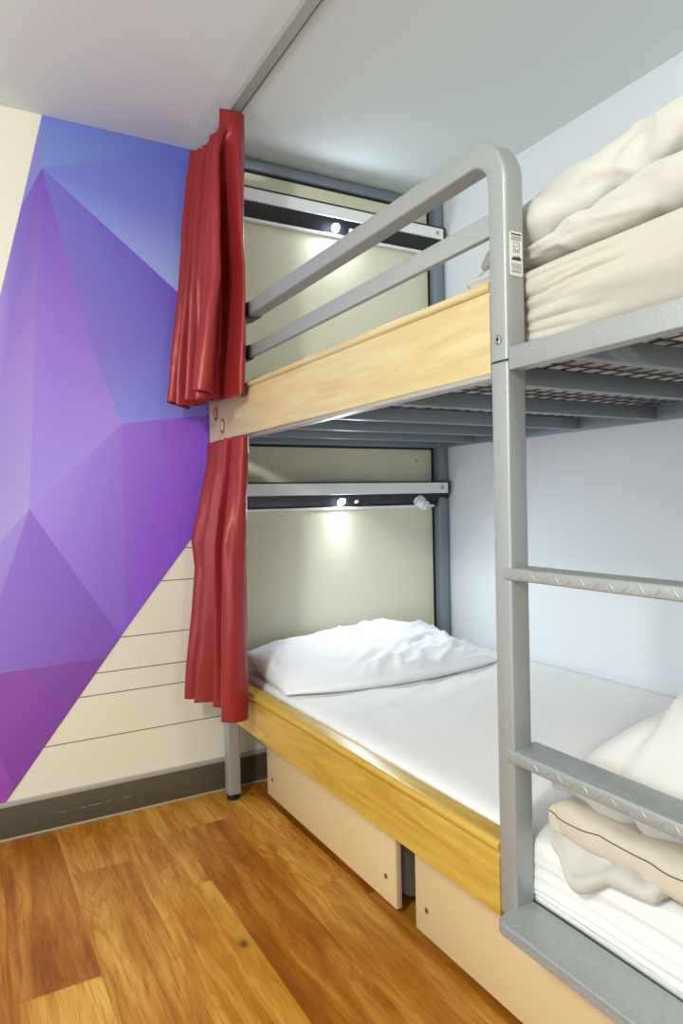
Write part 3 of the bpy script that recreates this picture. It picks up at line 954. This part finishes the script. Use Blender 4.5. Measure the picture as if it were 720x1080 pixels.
def K(z, pts): return [(p[0], p[1], z+(p[2] if len(p) > 2 else 0)) for p in pts]
curtain('curtain', [
    (0, K(2.458, [(.006, -.388), (-.016, -.398), (-.040, -.400), (-.060, -.396), (-.080, -.386), (-.050, -.330, -.03), (-.084, -.290, -.045), (-.050, -.250, -.045), (-.088, -.225, -.05), (-.055, -.190, -.04), (-.080, -.140, -.02), (-.055, -.110, -.01), (-.088, -.075), (-.05, -.03)])),
    (.06, K(2.40, [(.004, -.388), (-.022, -.398), (-.052, -.394), (-.066, -.394), (-.084, -.384), (-.052, -.330, -.02), (-.088, -.290, -.03), (-.052, -.250, -.03), (-.094, -.225, -.03), (-.058, -.190, -.03), (-.088, -.140, -.01), (-.058, -.110), (-.094, -.075), (-.05, -.03)])),
    (.14, K(2.32, [(.000, -.390), (-.030, -.416), (-.074, -.350), (-.086, -.396), (-.104, -.384), (-.060, -.332), (-.100, -.292), (-.056, -.252), (-.106, -.228), (-.062, -.192), (-.102, -.145), (-.062, -.115), (-.106, -.080), (-.06, -.03)])),
    (.34, K(2.11, [(-.006, -.396), (-.034, -.428), (-.068, -.325), (-.094, -.406), (-.128, -.380), (-.072, -.336), (-.128, -.300), (-.066, -.260), (-.132, -.234), (-.072, -.196), (-.130, -.165), (-.076, -.130), (-.136, -.095), (-.075, -.035)])),
    (.58, K(1.90, [(-.011, -.400), (-.034, -.432), (-.060, -.300), (-.100, -.414), (-.150, -.375), (-.082, -.340), (-.150, -.310), (-.075, -.270), (-.152, -.240), (-.082, -.200), (-.155, -.180), (-.090, -.150), (-.160, -.110), (-.09, -.04)])),
    (1, K(1.492, [(-.025, -.410, .004), (-.052, -.436, .002), (-.085, -.330, -.004), (-.145, -.416, .006), (-.200, -.395, .014), (-.092, -.345, .0), (-.168, -.310, 0), (-.082, -.270, 0), (-.182, -.245, .004), (-.092, -.205, -.004), (-.197, -.190, -.006), (-.104, -.150, 0), (-.214, -.125, .012), (-.10, -.04, .0)])),
], 'red satin curtain bunched on the ceiling track beside the upper bunk', 1.3, (3,))
lc = curtain('curtain', [
    (0, K(1.357, [(-.030, -.440), (-.050, -.444), (-.064, -.385), (-.045, -.360), (-.078, -.345), (-.050, -.290), (-.070, -.250), (-.045, -.200), (-.062, -.140), (-.045, -.060)])),
    (.10, K(1.26, [(-.032, -.438), (-.054, -.446), (-.074, -.390), (-.046, -.355), (-.086, -.340), (-.050, -.285), (-.082, -.245), (-.046, -.195), (-.075, -.138), (-.048, -.060)])),
    (.37, K(1.0, [(-.036, -.425), (-.062, -.452), (-.120, -.420), (-.055, -.330), (-.118, -.325), (-.060, -.280), (-.126, -.225), (-.058, -.180), (-.137, -.130), (-.06, -.050)])),
    (.48, K(.90, [(-.036, -.420), (-.064, -.452), (-.124, -.420), (-.056, -.330), (-.118, -.322), (-.062, -.280), (-.128, -.225), (-.058, -.180), (-.128, -.130), (-.06, -.050)])),
    (1, K(.42, [(-.042, -.418, -.018), (-.068, -.448, -.016), (-.143, -.420, -.010), (-.078, -.355, 0), (-.132, -.320, .010), (-.078, -.270, .008), (-.168, -.222, .006), (-.086, -.180, 0), (-.178, -.140, .002), (-.08, -.050, 0)])),
], 'red satin curtain hanging below the top bunk beside the lower bunk', 7.7, (1,))
link('hanging_tab', nbox((-.030, -.441, 1.30), (-.027, -.415, 1.355), .001), M['white_plastic'], lc)

# ------------------------------------------------------------------ light
w = bpy.data.worlds.new('world'); S.world = w; w.use_nodes = True
w.node_tree.nodes['Background'].inputs[0].default_value = (.93, .985, 1, 1)
w.node_tree.nodes['Background'].inputs[1].default_value = .88
def area(name, loc, target, size, energy, color):
    L = bpy.data.lights.new(name, 'AREA'); L.shape = 'DISK'; L.size = size; L.energy = energy; L.color = color
    o = bpy.data.objects.new(name, L); COL.objects.link(o); o.location = loc
    o.rotation_euler = (V(target)-V(loc)).to_track_quat('-Z', 'Y').to_euler(); return o
area('room_lamp', (-2.15, -2.5, 2.38), (.3, -1.0, .5), .3, 33, (1, 1, .90))
area('foot_lamp', (-.1, -3.1, 2.42), (-.5, -.1, .9), .3, 6, (1, .99, .94))
area('left_fill', (-2.2, -1.9, 1.0), (.6, -1.0, .7), 1.0, 9, (.90, .98, 1))  # added low fill from the left to brighten the lower bunk; no known window

# ------------------------------------------------------------------ camera
C = V((-.9013, -2.6265, 1.136)); yaw, pit, rol, f = .5112, -.0175, -.0216, 731.4
F = V((math.sin(yaw)*math.cos(pit), math.cos(yaw)*math.cos(pit), math.sin(pit)))
R0 = V((math.cos(yaw), -math.sin(yaw), 0)); U0 = R0.cross(F)
Rr = R0*math.cos(rol)+U0*math.sin(rol); Uu = -R0*math.sin(rol)+U0*math.cos(rol)
cam = bpy.data.cameras.new('camera'); co = bpy.data.objects.new('camera', cam); COL.objects.link(co)
m = Matrix((Rr, Uu, -F)).transposed().to_4x4(); m.translation = C
co.matrix_world = m
cam.sensor_fit = 'VERTICAL'; cam.sensor_height = 36; cam.lens = f/1080*36; cam.clip_start = .02
S.camera = co
S.view_settings.view_transform = 'Standard'; S.view_settings.look = 'None'
S.view_settings.gamma = 1; S.view_settings.exposure = .22; S.view_settings.use_curve_mapping = False
for o in list(bpy.data.objects):
    if '_o' in o: del o['_o']
